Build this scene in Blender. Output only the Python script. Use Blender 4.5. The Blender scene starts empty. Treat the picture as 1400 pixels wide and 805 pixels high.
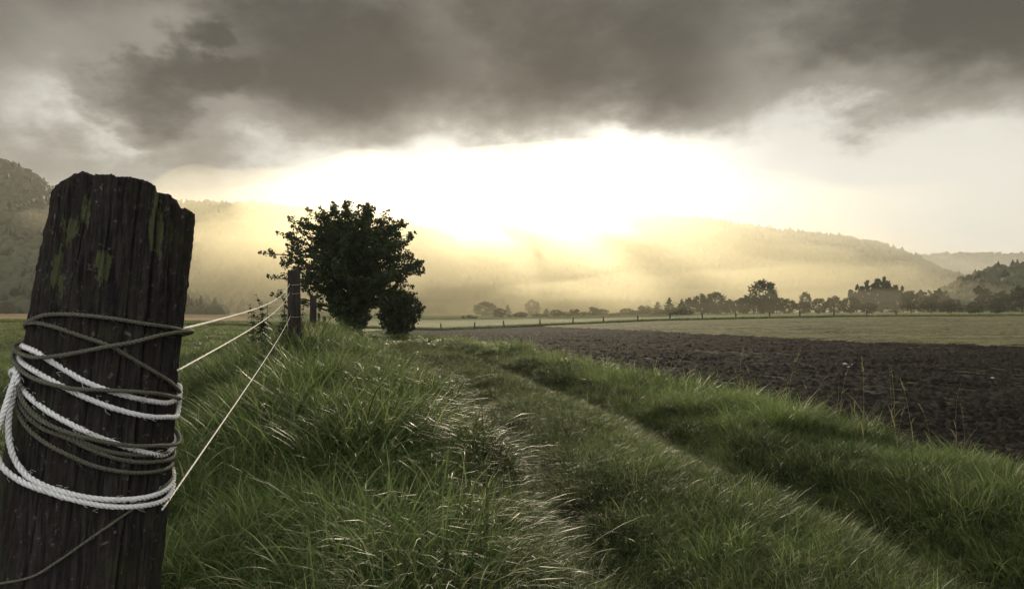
import bpy, math, random
import numpy as np
from mathutils import Vector, noise as mnoise
random.seed(7)
rng = np.random.default_rng(11)
C = bpy.context.scene.collection
SC = bpy.context.scene
R = math.radians
EYE = 1.15
F = 933.0
PITCH = math.atan(21.5 / F)

# ---------------------------------------------------------------- camera
cd = bpy.data.cameras.new('camera'); cam = bpy.data.objects.new('camera', cd); C.objects.link(cam)
cd.lens = 36 * F / 1400; cd.sensor_width = 36; cd.clip_start = 0.05; cd.clip_end = 12000
cam.location = (0, 0, EYE); cam.rotation_euler = (math.pi / 2 + PITCH, 0, 0)
SC.camera = cam

def P(px, py, Y):
    """photo position at depth Y -> world point"""
    a = (px - 700) / F; b = -(py - 402.5) / F
    c, s = math.cos(PITCH), math.sin(PITCH)
    y = c - b * s; z = s + b * c
    return (a / y * Y, Y, EYE + z / y * Y)
def PX(x, y, z):
    z -= EYE; c, s = math.cos(PITCH), math.sin(PITCH)
    d = y * c + z * s; v = -y * s + z * c
    return 700 + F * x / d, 402.5 - F * v / d

# ---------------------------------------------------------------- numpy noise
def _h(ix, iy, seed):
    n = (ix.astype(np.int64) * 374761393 + iy.astype(np.int64) * 668265263 + seed * 974634777) & 0xffffffff
    n = ((n ^ (n >> 13)) * 1274126177) & 0xffffffff
    n = n ^ (n >> 16)
    return (n & 0xffff) / 65535.0
def vn(x, y, seed=0):
    x = np.asarray(x, float); y = np.asarray(y, float)
    ix = np.floor(x); iy = np.floor(y); fx = x - ix; fy = y - iy
    fx = fx * fx * fx * (fx * (fx * 6 - 15) + 10); fy = fy * fy * fy * (fy * (fy * 6 - 15) + 10)
    a = _h(ix, iy, seed); b = _h(ix + 1, iy, seed); c = _h(ix, iy + 1, seed); d = _h(ix + 1, iy + 1, seed)
    return (a + (b - a) * fx) * (1 - fy) + (c + (d - c) * fx) * fy
def fbm(x, y, o=4, seed=0, g=.5):
    s = 0; a = 1; t = 0
    x = np.asarray(x, float); y = np.asarray(y, float)
    for k in range(o):
        s = s + a * (vn(x * 2 ** k + 17.3 * k, y * 2 ** k - 9.1 * k, seed + k) - .5); t += a; a *= g
    return s / t * 2
def sst(x, a, b):
    t = np.clip((np.asarray(x, float) - a) / (b - a), 0, 1); return t * t * (3 - 2 * t)
def ga(x, s): return np.exp(-(x / s) ** 2)

# ---------------------------------------------------------------- terrain
def xc(Y):
    Y = np.clip(Y, -20, 60); return 1.75 - .16 * Y - .0031 * Y * np.abs(Y)
def fence_x(Y): return -.38 - .293 * (np.asarray(Y, float) - .7)
ZFX = [-300, -90, -60, -25, -10, 5, 20, 44, 70, 300]
ZFZ = [-1.4, -1.5, -1.7, -2.3, -2.75, -2.15, -1.5, -1.0, -.85, -.8]
def Z(X, Y, detail=True):
    X = np.asarray(X, float); Y = np.asarray(Y, float)
    Xs = np.where(Y > 93, X * 93 / np.maximum(Y, 1), X)
    zf = np.interp(Xs, ZFX, ZFZ)
    z = -1.15 + sst(Y, 15, 93) * (zf + 1.15)
    t = X - xc(Y)
    near = 1 - sst(Y, 42, 60)
    z = z - near * .12 * (ga(t + .8, .32) + ga(t - .8, .32)) + near * .04 * ga(t, .4)
    z = z + near * .07 * ga(t - 2.0, .6)
    d = X - fence_x(Y)
    crest = .64 * sst(Y, 1.5, 7.5) * (1 - .55 * sst(Y, 15, 34)) * (1 - sst(Y, 40, 55))
    z = z + crest * np.where(d > 0, ga(d, 1.35), ga(d, 1.5))
    z = z - .25 * sst(-d, .8, 4) * (1 - sst(Y, 20, 60))
    if detail:
        z = z + .05 * fbm(X * .9, Y * .9, 3, 3) * near * np.clip(np.abs(Y) / 4, .3, 1)
        z = z + 3.0 * fbm(X / 300, Y / 300, 2, 8) * sst(Y, 260, 900)
    return z + EYE

# ---------------------------------------------------------------- helpers
def tag(o, label=None, cat=None, group=None, kind=None):
    if label: o['label'] = label
    if cat: o['category'] = cat
    if group: o['group'] = group
    if kind: o['kind'] = kind
    return o
def mesh(name, v, f, mat=None, smooth=False):
    """v (n,3), f (m,k) numpy or list"""
    me = bpy.data.meshes.new(name)
    v = np.asarray(v, np.float32)
    me.vertices.add(len(v)); me.vertices.foreach_set('co', v.ravel())
    if isinstance(f, np.ndarray):
        k = f.shape[1]; n = f.shape[0]
        me.loops.add(n * k); me.loops.foreach_set('vertex_index', f.astype(np.int32).ravel())
        me.polygons.add(n); me.polygons.foreach_set('loop_start', np.arange(0, n * k, k, dtype=np.int32))
    else:
        idx = [i for q in f for i in q]; st = np.cumsum([0] + [len(q) for q in f])[:-1]
        me.loops.add(len(idx)); me.loops.foreach_set('vertex_index', np.array(idx, np.int32))
        me.polygons.add(len(f)); me.polygons.foreach_set('loop_start', st.astype(np.int32))
    if mat: me.materials.append(mat)
    me.update(calc_edges=True)
    if smooth: me.polygons.foreach_set('use_smooth', np.ones(len(me.polygons), bool))
    return me
def link(name, me, parent=None, loc=(0, 0, 0)):
    o = bpy.data.objects.new(name, me); C.objects.link(o); o.location = loc
    if parent: o.parent = parent
    return o
def empty(name, loc):
    o = bpy.data.objects.new(name, None); C.objects.link(o); o.location = loc; o.empty_display_size = .2
    return o
def gridf(nr, nc):
    i = np.arange(nr - 1)[:, None] * nc + np.arange(nc - 1)[None, :]
    i = i.ravel(); return np.stack([i, i + 1, i + nc + 1, i + nc], 1)
def tube(pts, rad, n=8, cap=True):
    pts = np.asarray(pts, float); m = len(pts); rad = np.broadcast_to(np.asarray(rad, float), (m,))
    tn = np.gradient(pts, axis=0); tn /= np.linalg.norm(tn, axis=1)[:, None] + 1e-12
    nrm = np.zeros_like(pts); a = np.array([0, 0, 1.]) if abs(tn[0][2]) < .9 else np.array([1., 0, 0])
    x = np.cross(tn[0], a); x /= np.linalg.norm(x)
    for i in range(m):
        x = x - tn[i] * x.dot(tn[i]); x /= np.linalg.norm(x); nrm[i] = x
    b = np.cross(tn, nrm)
    th = np.linspace(0, 2 * math.pi, n, endpoint=False)
    v = pts[:, None, :] + rad[:, None, None] * (np.cos(th)[None, :, None] * nrm[:, None, :] + np.sin(th)[None, :, None] * b[:, None, :])
    v = v.reshape(-1, 3); f = []
    for i in range(m - 1):
        for j in range(n):
            f.append((i * n + j, i * n + (j + 1) % n, (i + 1) * n + (j + 1) % n, (i + 1) * n + j))
    if cap: f.append(tuple(range(n))[::-1]); f.append(tuple((m - 1) * n + j for j in range(n)))
    return v, f
class MB:
    def __init__(s): s.v = []; s.f = []; s.n = 0
    def add(s, v, f):
        s.v.append(np.asarray(v, float)); s.f += [tuple(i + s.n for i in q) for q in f]; s.n += len(v)
    def mesh(s, name, mat, smooth=True): return mesh(name, np.concatenate(s.v), s.f, mat, smooth)

# ---------------------------------------------------------------- materials
def newmat(name):
    m = bpy.data.materials.new(name); m.use_nodes = True; nt = m.node_tree; nt.nodes.clear()
    out = nt.nodes.new('ShaderNodeOutputMaterial'); return m, nt, out
class N:
    def __init__(s, nt): s.nt = nt
    def n(s, typ, **kw):
        d = s.nt.nodes.new(typ)
        for k, v in kw.items():
            if k.startswith('i_'):
                key = k[2:].replace('_', ' ')
                s.set(d.inputs[key], v)
            else: setattr(d, k, v)
        return d
    def set(s, sock, v):
        if isinstance(v, bpy.types.NodeSocket): s.nt.links.new(v, sock)
        else: sock.default_value = v
    def m(s, op, a, b=None, c=None, clamp=False):
        d = s.nt.nodes.new('ShaderNodeMath'); d.operation = op; d.use_clamp = clamp
        s.set(d.inputs[0], a)
        if b is not None: s.set(d.inputs[1], b)
        if c is not None: s.set(d.inputs[2], c)
        return d.outputs[0]
    def mix(s, f, a, b):
        d = s.nt.nodes.new('ShaderNodeMix'); d.data_type = 'RGBA'
        s.set(d.inputs[0], f); s.set(d.inputs[6], a); s.set(d.inputs[7], b); return d.outputs[2]
    def noise(s, vec, scale, detail=4, rough=.55, dist=0, dim='3D'):
        d = s.nt.nodes.new('ShaderNodeTexNoise'); d.noise_dimensions = dim
        if vec is not None: s.set(d.inputs['Vector'], vec)
        s.set(d.inputs['Scale'], scale); s.set(d.inputs['Detail'], detail); s.set(d.inputs['Roughness'], rough); s.set(d.inputs['Distortion'], dist)
        return d.outputs[0]
    def mr(s, v, a, b, c=0, d=1, smooth=True):
        q = s.nt.nodes.new('ShaderNodeMapRange'); q.interpolation_type = 'SMOOTHSTEP' if smooth else 'LINEAR'
        s.set(q.inputs[0], v); 
        for i, x in enumerate((a, b, c, d)): s.set(q.inputs[i + 1], x)
        return q.outputs[0]
    def vscale(s, vec, sc):
        d = s.nt.nodes.new('ShaderNodeVectorMath'); d.operation = 'MULTIPLY'; s.set(d.inputs[0], vec); d.inputs[1].default_value = sc; return d.outputs[0]
    def pos(s): return s.nt.nodes.new('ShaderNodeNewGeometry').outputs['Position']
    def obj(s): return s.nt.nodes.new('ShaderNodeTexCoord').outputs['Object']
    def attr(s, name, typ='GEOMETRY'):
        d = s.nt.nodes.new('ShaderNodeAttribute'); d.attribute_name = name; d.attribute_type = typ; return d
    def bump(s, h, st, dist):
        d = s.nt.nodes.new('ShaderNodeBump'); s.set(d.inputs['Height'], h); d.inputs['Strength'].default_value = st; d.inputs['Distance'].default_value = dist; return d.outputs[0]
def col(*c): return (c[0], c[1], c[2], 1)
def pbsdf(g, color, rough=.9, spec=.3, normal=None):
    d = g.nt.nodes.new('ShaderNodeBsdfPrincipled'); g.set(d.inputs['Base Color'], color); g.set(d.inputs['Roughness'], rough)
    g.set(d.inputs['Specular IOR Level'], spec)
    if normal is not None: g.set(d.inputs['Normal'], normal)
    return d.outputs[0]

def mat_leaf(name, c1, c2, trans=.35, rough=.5, spec=.35, c3=None, wide=False):
    m, nt, out = newmat(name); g = N(nt)
    tint = g.attr('tint', 'INSTANCER').outputs['Fac']
    h = g.attr('h').outputs['Fac']
    ti = g.attr('var').outputs['Fac']
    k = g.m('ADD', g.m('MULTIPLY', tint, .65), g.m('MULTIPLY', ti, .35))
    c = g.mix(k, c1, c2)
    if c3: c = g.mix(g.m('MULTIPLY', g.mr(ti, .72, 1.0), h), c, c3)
    p = pbsdf(g, c, rough, spec)
    t = g.n('ShaderNodeBsdfTranslucent'); nt.links.new(c, t.inputs[0])
    mx = g.n('ShaderNodeMixShader'); mx.inputs[0].default_value = trans
    nt.links.new(p, mx.inputs[1]); nt.links.new(t.outputs[0], mx.inputs[2]); nt.links.new(mx.outputs[0], out.inputs[0])
    return m

M = {}
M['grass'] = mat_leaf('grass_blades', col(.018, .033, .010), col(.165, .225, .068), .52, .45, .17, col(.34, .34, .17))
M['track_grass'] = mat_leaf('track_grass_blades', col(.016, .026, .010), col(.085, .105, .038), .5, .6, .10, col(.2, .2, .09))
M['dry'] = mat_leaf('dry_stalks', col(.16, .15, .06), col(.26, .23, .11), .3, .8, .08)
M['leaf'] = mat_leaf('tree_leaves', col(.022, .034, .014), col(.05, .068, .024), .22, .6, .12)
M['farleaf'] = mat_leaf('far_tree_leaves', col(.026, .036, .016), col(.055, .062, .028), .15, .7, .15)

def mat_simple(name, f):
    m, nt, out = newmat(name); g = N(nt); nt.links.new(f(g), out.inputs[0]); M[name] = m; return m
def _ground(g):
    p = g.pos(); n1 = g.noise(p, 3.0, 5, .6); n2 = g.noise(p, .09, 4, .6); n3 = g.noise(p, 28, 3, .7)
    c = g.mix(g.mr(n1, .35, .68), col(.008, .010, .005), col(.020, .024, .010))
    sep = g.n('ShaderNodeSeparateXYZ'); g.set(sep.inputs[0], p)
    far = g.mr(sep.outputs[1], 30, 55)
    mead = g.mix(g.mr(n2, .4, .6), col(.10, .12, .045), col(.16, .15, .06))
    mead = g.mix(g.mr(g.m('SUBTRACT', sep.outputs[0], g.m('MULTIPLY', sep.outputs[1], -.35)), 0, -12), mead, g.mix(n1, col(.20, .14, .065), col(.28, .20, .10)))
    c = g.mix(far, c, mead)
    return pbsdf(g, c, .95, .15, g.bump(g.m('ADD', n1, g.m('MULTIPLY', n3, .5)), .8, .05))
mat_simple('ground', _ground)
def _soil(g):
    p = g.pos(); n1 = g.noise(p, 14, 6, .7); n2 = g.noise(p, .5, 4, .6); n3 = g.noise(p, 55, 4, .7)
    c = g.mix(g.mr(n1, .3, .75), col(.006, .005, .0042), col(.032, .027, .022))
    c = g.mix(g.mr(n2, .35, .7), c, g.mix(n3, col(.009, .0075, .006), col(.035, .029, .024)))
    return pbsdf(g, c, 1.0, .04, g.bump(g.m('ADD', n1, g.m('MULTIPLY', n3, .5)), .8, .03))
mat_simple('soil', _soil)
def _stub(g):
    p = g.pos(); pr = g.vscale(p, (.10, 1.1, 1)); n1 = g.noise(pr, 1.4, 5, .65); n2 = g.noise(p, 5, 5, .7); n3 = g.noise(g.vscale(p, (.08, .35, 1)), 1, 3, .5)
    c = g.mix(g.mr(n1, .40, .60), col(.026, .020, .013), col(.15, .14, .065))
    c = g.mix(g.mr(n3, .45, .62), c, col(.085, .085, .04))
    c = g.mix(g.mr(n2, .5, .75), c, col(.19, .17, .09))
    return pbsdf(g, c, .95, .12, g.bump(g.m('ADD', n1, n2), .8, .06))
mat_simple('stubble', _stub)
def _hill(g):
    p = g.pos(); n = g.noise(p, .05, 5, .65)
    return pbsdf(g, g.mix(n, col(.022, .034, .014), col(.055, .065, .028)), .95, .05)
mat_simple('hill', _hill)
def _wood(g):
    o = g.obj(); st = g.vscale(o, (1, 1, .06)); gr = g.noise(st, 230, 6, .65); g2 = g.noise(st, 60, 4, .6, .6)
    sp = g.noise(o, 130, 5, .7); big = g.noise(o, 14, 4, .6)
    c = g.mix(g.mr(gr, .3, .72), col(.005, .004, .0035), col(.034, .029, .024))
    c = g.mix(g.mr(g2, .40, .66, 0, .7), c, col(.020, .015, .011))
    c = g.mix(g.m('MULTIPLY', g.mr(sp, .60, .70), .7), c, col(.15, .135, .11))
    c = g.mix(g.m('MULTIPLY', g.mr(big, .50, .68), .45), c, col(.032, .040, .014))
    # lichen patches where the photograph has them
    sep = g.n('ShaderNodeSeparateXYZ'); g.set(sep.inputs[0], o)
    lich = None
    wn = g.m('MULTIPLY', g.m('SUBTRACT', g.noise(g.vscale(o, (1, 1, .5)), 70, 4, .7), .5), 1.7)
    for (lx, lz, sx, sz) in ((-.036, -.095, .006, .020), (.006, -.088, .006, .012), (-.026, -.060, .006, .012), (-.010, -.040, .006, .014), (.044, -.05, .004, .03)):
        a = g.m('DIVIDE', g.m('SUBTRACT', sep.outputs[0], lx), sx); b = g.m('DIVIDE', g.m('SUBTRACT', sep.outputs[2], lz), sz)
        d = g.m('ADD', g.m('SQRT', g.m('ADD', g.m('MULTIPLY', a, a), g.m('MULTIPLY', b, b))), wn)
        d = g.mr(d, 2.6, .2, 0, 1, False)
        lich = d if lich is None else g.m('MAXIMUM', lich, d)
    c = g.mix(g.m('MULTIPLY', g.mr(g.m('ADD', lich, g.m('MULTIPLY', g.m('SUBTRACT', g.noise(g.vscale(o, (1, 1, .3)), 110, 6, .75), .5), 2.6)), .62, .80), .7), c, g.mix(sp, col(.030, .036, .014), col(.11, .12, .05)))
    return pbsdf(g, c, .92, .2, g.bump(g.m('ADD', g.m('ADD', gr, g.m('MULTIPLY', g2, .8)), g.m('MULTIPLY', sp, .5)), .9, .0035))
mat_simple('weathered_wood', _wood)
def _bark(g):
    o = g.obj(); n = g.noise(g.vscale(o, (1, 1, .15)), 14, 5, .65)
    return pbsdf(g, g.mix(g.mr(n, .3, .7), col(.014, .011, .009), col(.042, .034, .027)), .95, .1, g.bump(n, .8, .02))
mat_simple('bark', _bark)
def mk_rope(name, c1, c2, c3, spec=.3):
    def f(g):
        o = g.obj(); n = g.noise(o, 900, 3, .6); b = g.noise(o, 45, 4, .6)
        c = g.mix(g.mr(n, .3, .7), c1, c2); c = g.mix(g.mr(b, .50, .72, 0, .7), c, c3)
        p = pbsdf(g, c, .75, spec, g.bump(n, .5, .0006))
        t = g.n('ShaderNodeBsdfTranslucent'); g.set(t.inputs[0], c)
        mx = g.n('ShaderNodeMixShader'); mx.inputs[0].default_value = .18
        g.nt.links.new(p, mx.inputs[1]); g.nt.links.new(t.outputs[0], mx.inputs[2]); return mx.outputs[0]
    return mat_simple(name, f)
mk_rope('white_rope', col(.55, .53, .50), col(.84, .83, .80), col(.42, .39, .32))
mk_rope('dark_rope', col(.045, .045, .03), col(.15, .145, .105), col(.07, .08, .035))
mk_rope('pale_line', col(.70, .66, .58), col(.85, .82, .75), col(.6, .55, .45))
mat_simple('stone', lambda g: pbsdf(g, g.mix(g.noise(g.obj(), 40, 4, .6), col(.22, .20, .18), col(.42, .40, .36)), .8, .3))
mat_simple('wire', lambda g: pbsdf(g, col(.18, .17, .15), .5, .5))

# ---------------------------------------------------------------- world: clouded morning sky
w = bpy.data.worlds.new('World'); SC.world = w; w.use_nodes = True; nt = w.node_tree; nt.nodes.clear(); g = N(nt)
SUN_PX, SUN_PY = 672, 262
s_az = math.atan((SUN_PX - 700) / F); s_el = R(14.5)
def azel(px, py):
    x, y, z = P(px, py, 1.0); z -= EYE
    return math.atan2(x, y), math.atan2(z, math.hypot(x, y))
tc = g.n('ShaderNodeTexCoord'); dirv = tc.outputs['Generated']
sep = g.n('ShaderNodeSeparateXYZ'); g.set(sep.inputs[0], dirv)
X_, Y_, Z_ = sep.outputs
az = g.m('ARCTAN2', X_, Y_); el = g.m('ARCSINE', Z_)
cmb = g.n('ShaderNodeCombineXYZ'); g.set(cmb.inputs[0], az); g.set(cmb.inputs[1], g.m('MULTIPLY', el, 1.7)); ae = cmb.outputs[0]
w1 = g.m('SUBTRACT', g.noise(ae, 5.0, 7, .58), .5)
w2 = g.m('SUBTRACT', g.noise(g.vscale(ae, (1, 1, 1)), 2.2, 5, .55), .5)
wn2 = g.n('ShaderNodeTexNoise'); g.set(wn2.inputs['Vector'], g.vscale(ae, (1.0, 1.0, 1.0))); wn2.inputs['Scale'].default_value = 9; wn2.inputs['Detail'].default_value = 6
w3 = g.m('SUBTRACT', wn2.outputs[0], .5)
def blob(px, py, sx, sy, rot=0, wa=.0, hard=None):
    a0, e0 = azel(px, py)
    da = g.m('SUBTRACT', az, a0); de = g.m('SUBTRACT', el, e0)
    if wa:
        da = g.m('ADD', da, g.m('MULTIPLY', w1, wa)); de = g.m('ADD', de, g.m('MULTIPLY', w3, wa))
    c, s = math.cos(R(rot)), math.sin(R(rot))
    u = g.m('ADD', g.m('MULTIPLY', da, c / (sx / F)), g.m('MULTIPLY', de, s / (sx / F)))
    v = g.m('ADD', g.m('MULTIPLY', da, -s / (sy / F)), g.m('MULTIPLY', de, c / (sy / F)))
    r2 = g.m('ADD', g.m('MULTIPLY', u, u), g.m('MULTIPLY', v, v))
    if hard: return g.mr(g.m('SQRT', r2), 1 + hard, 1 - hard)
    return g.m('EXPONENT', g.m('MULTIPLY', r2, -1))
def addm(lst):
    r = lst[0]
    for q in lst[1:]: r = g.m('ADD', r, q)
    return r
# thickness of the cloud deck: 0 clear/bright, 1 thick/dark
elw = g.m('ADD', g.m('ADD', el, g.m('MULTIPLY', w1, .10)), g.m('MULTIPLY', w2, .07))
deck = g.mr(elw, R(10.0), R(18.5), 0, .86)
deck = addm([deck,
    g.m('MULTIPLY', blob(228, 112, 92, 46, 14, .22, .30), .32),
    g.m('MULTIPLY', blob(440, 80, 150, 90, 0, .20, .35), .20),
    g.m('MULTIPLY', blob(800, 70, 220, 100, 0, .15), .16),
    g.m('MULTIPLY', blob(1330, 30, 280, 100, -8, .15), .34),
    g.m('MULTIPLY', blob(85, 120, 75, 50, 20, .15), -.38),
    g.m('MULTIPLY', blob(170, 185, 60, 25, 0, .12), -.25),
    g.m('MULTIPLY', blob(1060, 110, 75, 120, 30, .14), -.38),
    g.m('MULTIPLY', blob(1230, 110, 160, 35, 10, .14), -.14),
    g.m('MULTIPLY', blob(590, 20, 40, 90, 25, .12), -.06),
    g.m('MULTIPLY', blob(235, 45, 110, 30, 10, .10), -.22),
    g.m('MULTIPLY', blob(855, 178, 70, 30, -10, .15), -.35),
    g.m('MULTIPLY', blob(60, 235, 260, 70, 0, .10), .42),
])
deck = g.m('ADD', deck, g.m('MULTIPLY', w1, .66))
deck = g.m('ADD', deck, g.m('MULTIPLY', w2, .25))
deck = g.m('MINIMUM', g.m('MAXIMUM', deck, 0), 1.1)
glow = addm([
    g.m('MULTIPLY', blob(680, 258, 210, 62, 0, .05), 1.0),
    g.m('MULTIPLY', blob(850, 200, 150, 45, -12, .12), .5),
    g.m('MULTIPLY', blob(850, 290, 620, 110, 0, .04), .26),
])
veil = col(.68, .665, .60)
mid = g.mix(g.mr(deck, .12, .55, 0, 1), veil, col(.27, .255, .225))
cl = g.mix(g.mr(deck, .5, 1.15), mid, col(.022, .022, .025))
gl = g.n('ShaderNodeVectorMath', operation='SCALE'); gl.inputs[0].default_value = (1.0, .95, .84)
g.set(gl.inputs['Scale'], g.m('MULTIPLY', glow, g.mr(deck, .8, .0, .0, 1)))
fr = g.n('ShaderNodeVectorMath', operation='ADD'); g.set(fr.inputs[0], cl); g.set(fr.inputs[1], gl.outputs[0])
# clear-sky light behind the viewer and the physical sky under everything
sky = g.n('ShaderNodeTexSky', sky_type='NISHITA'); sky.sun_disc = False; sky.sun_elevation = s_el; sky.sun_rotation = s_az
sky.air_density = 1.2; sky.dust_density = 1.0
skc = g.n('ShaderNodeVectorMath', operation='SCALE'); g.set(skc.inputs[0], sky.outputs[0]); skc.inputs['Scale'].default_value = .25
back = g.mr(Y_, .25, -.55)
backc = g.mix(g.mr(w2, -.15, .15), col(1.25, 1.3, 1.38), col(1.9, 1.9, 1.88))
c2 = g.mix(back, fr.outputs[0], backc)
ad = g.n('ShaderNodeVectorMath', operation='ADD'); g.set(ad.inputs[0], c2); g.set(ad.inputs[1], skc.outputs[0])
bsky = g.n('ShaderNodeBackground'); g.set(bsky.inputs[0], sky.outputs[0]); bsky.inputs[1].default_value = .05
bcl = g.n('ShaderNodeBackground'); g.set(bcl.inputs[0], c2); bcl.inputs[1].default_value = 1.0
mxw = g.n('ShaderNodeMixShader'); mxw.inputs[0].default_value = .965
wo = g.n('ShaderNodeOutputWorld')
nt.links.new(bsky.outputs[0], mxw.inputs[1]); nt.links.new(bcl.outputs[0], mxw.inputs[2]); nt.links.new(mxw.outputs[0], wo.inputs[0])
w.cycles.sampling_method = 'MANUAL'; w.cycles.sample_map_resolution = 512

sl = bpy.data.lights.new('sun', 'SUN'); so = bpy.data.objects.new('sun', sl); C.objects.link(so)
sl.energy = 5.0; sl.angle = R(3); sl.color = (1.0, .85, .61)
d = Vector((math.sin(s_az) * math.cos(s_el), math.cos(s_az) * math.cos(s_el), math.sin(s_el)))
so.rotation_euler = d.to_track_quat('Z', 'Y').to_euler(); so.location = (0, 0, 60)

SC.view_settings.view_transform = 'Standard'; SC.view_settings.look = 'None'
SC.view_settings.exposure = 0; SC.view_settings.gamma = 1
SC.cycles.volume_bounces = 1; SC.cycles.max_bounces = 4; SC.cycles.diffuse_bounces = 2; SC.cycles.glossy_bounces = 1; SC.cycles.transmission_bounces = 2
SC.cycles.use_adaptive_sampling = True; SC.cycles.adaptive_threshold = .02
SC.cycles.use_denoising = True

# ---------------------------------------------------------------- haze
def boxmesh(name, x0, x1, y0, y1, z0, z1, mat):
    v = [(x, y, z) for x in (x0, x1) for y in (y0, y1) for z in (z0, z1)]
    f = [(0, 1, 3, 2), (4, 6, 7, 5), (0, 4, 5, 1), (2, 3, 7, 6), (0, 2, 6, 4), (1, 5, 7, 3)]
    return mesh(name, v, f, mat)
hm, nt, out = newmat('haze_air'); g = N(nt)
pv = g.n('ShaderNodeVolumePrincipled'); pv.inputs['Color'].default_value = (.98, .93, .81, 1)
pv.inputs['Density'].default_value = .00022; pv.inputs['Anisotropy'].default_value = .15
nt.links.new(pv.outputs[0], out.inputs['Volume'])
hz = link('haze', boxmesh('haze', -4600, 4600, -120, 4600, -14, 172, hm)); tag(hz, kind='stuff', label='pale warm morning haze filling the whole valley air', cat='haze')

# mist banks lying in the valley: closed soft-edged bodies of thicker air
def mist(px, py, depth, wpx, h, dy, dens, label, rot=0, roty=0):
    import bmesh
    m, nt, out = newmat('mist'); g = N(nt); q = g.n('ShaderNodeVolumePrincipled'); q.inputs['Color'].default_value = (1.0, .97, .86, 1) if py < 355 else (1.0, .93, .70, 1)
    q.inputs['Density'].default_value = dens; q.inputs['Anisotropy'].default_value = .75; nt.links.new(q.outputs[0], out.inputs['Volume'])
    bm = bmesh.new(); bmesh.ops.create_icosphere(bm, subdivisions=5, radius=1)
    for p in bm.verts: p.co = p.co * (1 + .42 * mnoise.noise(p.co * 1.8 + Vector((px, 0, 0))) + .16 * mnoise.noise(p.co * 4 + Vector((0, px, 0))))
    me = bpy.data.meshes.new('mist_bank'); bm.to_mesh(me); bm.free(); me.materials.append(m)
    for p in me.polygons: p.use_smooth = True
    o = link('mist_bank', me, None, P(px, py, depth)); o.scale = (wpx / 2 / F * depth, dy, h / 2 / F * depth); o.rotation_euler = (0, R(roty), R(rot))
    return tag(o, label, 'mist', 'banks of mist in the valley', 'stuff')
mist(720, 420, 520, 1080, 250, 210, .0022, 'widest glowing mist bank filling the valley floor in front of the hills')
mist(750, 424, 330, 520, 80, 140, .0030, 'thick golden ground mist round the pale trees in the middle')
mist(760, 350, 1000, 1150, 260, 230, .0010, 'high thin mist veiling the ridge under the sun')
mist(540, 360, 600, 560, 230, 130, .0022, 'taller mist on the hill foot behind the small shrub')
mist(320, 370, 560, 480, 250, 130, .0022, 'mist hanging before the long hill between the near post and the wide tree')
mist(800, 345, 960, 460, 40, 60, .0090, 'slanting mist wisp rising from the right hill', 0, 34)
mist(900, 365, 940, 360, 34, 60, .0080, 'second slanting mist wisp further right on the right hill', 0, 38)
mist(655, 320, 860, 260, 44, 60, .0095, 'bright mist wisp spilling over the saddle between the hills', 0, 36)
mist(730, 385, 820, 340, 36, 60, .0090, 'slanting mist streak low on the hill under the saddle', 0, 32)
mist(1060, 405, 640, 460, 90, 150, .0017, 'thin mist strip behind the dark tree row')
mist(1030, 425, 225, 640, 60, 70, .0011, 'ground mist drifting through the foot of the tree row')

# ---------------------------------------------------------------- ground sheets
na, nr = 420, 520
rr = np.concatenate([[0.05], np.geomspace(.4, 4400, nr - 1)])
# forward fan fine, backward coarse, closed ring
aa = np.concatenate([np.linspace(-56, 56, na), np.linspace(62, 298, 40)]); aa = np.radians(np.append(aa, 304.0))
RRr, AA = np.meshgrid(rr, aa, indexing='ij')
Xg = RRr * np.sin(AA); Yg = RRr * np.cos(AA)
Yc = np.clip(Yg, -100, 4500); Xg = np.clip(Xg, -4500, 4500)
v = np.stack([Xg, Yc, Z(Xg, Yc)], -1).reshape(-1, 3)
link('ground', mesh('ground', v, gridf(len(rr), len(aa)), M['ground'], True))['kind'] = 'structure'

def edge_x(Y): return xc(Y) + 2.35 + .22 * fbm(np.asarray(Y) * .8, np.asarray(Y) * 0 + 3, 3, 5)
STY = [10, 18, 21, 24, 28, 40, 60, 93]; STX = [60, 22, 15.8, 12.9, 11.3, 9.2, 8.0, 3]
def stub_x(Y): return np.interp(Y, STY, STX)
# ploughed field: fan of rows, real clods
Ys = np.geomspace(2.2, 95, 820); U = np.linspace(0, 1, 900)
YY, UU = np.meshgrid(Ys, U, indexing='ij')
x0 = edge_x(Ys)[:, None] - .3; x1 = np.maximum(1.15 * Ys[:, None] + 3, x0 + 3)
XX = x0 + (x1 - x0) * UU
def clod(X, Y):
    a = fbm(X * 10, Y * 10, 3, 21); b = fbm(X * 22, Y * 22, 2, 31); c = fbm(X * 1.3, Y * 1.3, 2, 41)
    return .018 * np.sin((X + .30 * Y) * 2 * math.pi / .42 + 2 * c) + .034 * np.clip(a + .1, -.2, 1) + .026 * b + .03 * c
fade = sst(XX - x0, 0, .5)
zz = Z(XX, YY) + .012 + clod(XX, YY) * fade * (1 + .2 * sst(YY, 14, 55)) - .03 * (1 - fade)
link('ploughed_field', mesh('ploughed_field', np.stack([XX, YY, zz], -1).reshape(-1, 3), gridf(*XX.shape), M['soil'], True))['kind'] = 'structure'
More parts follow.
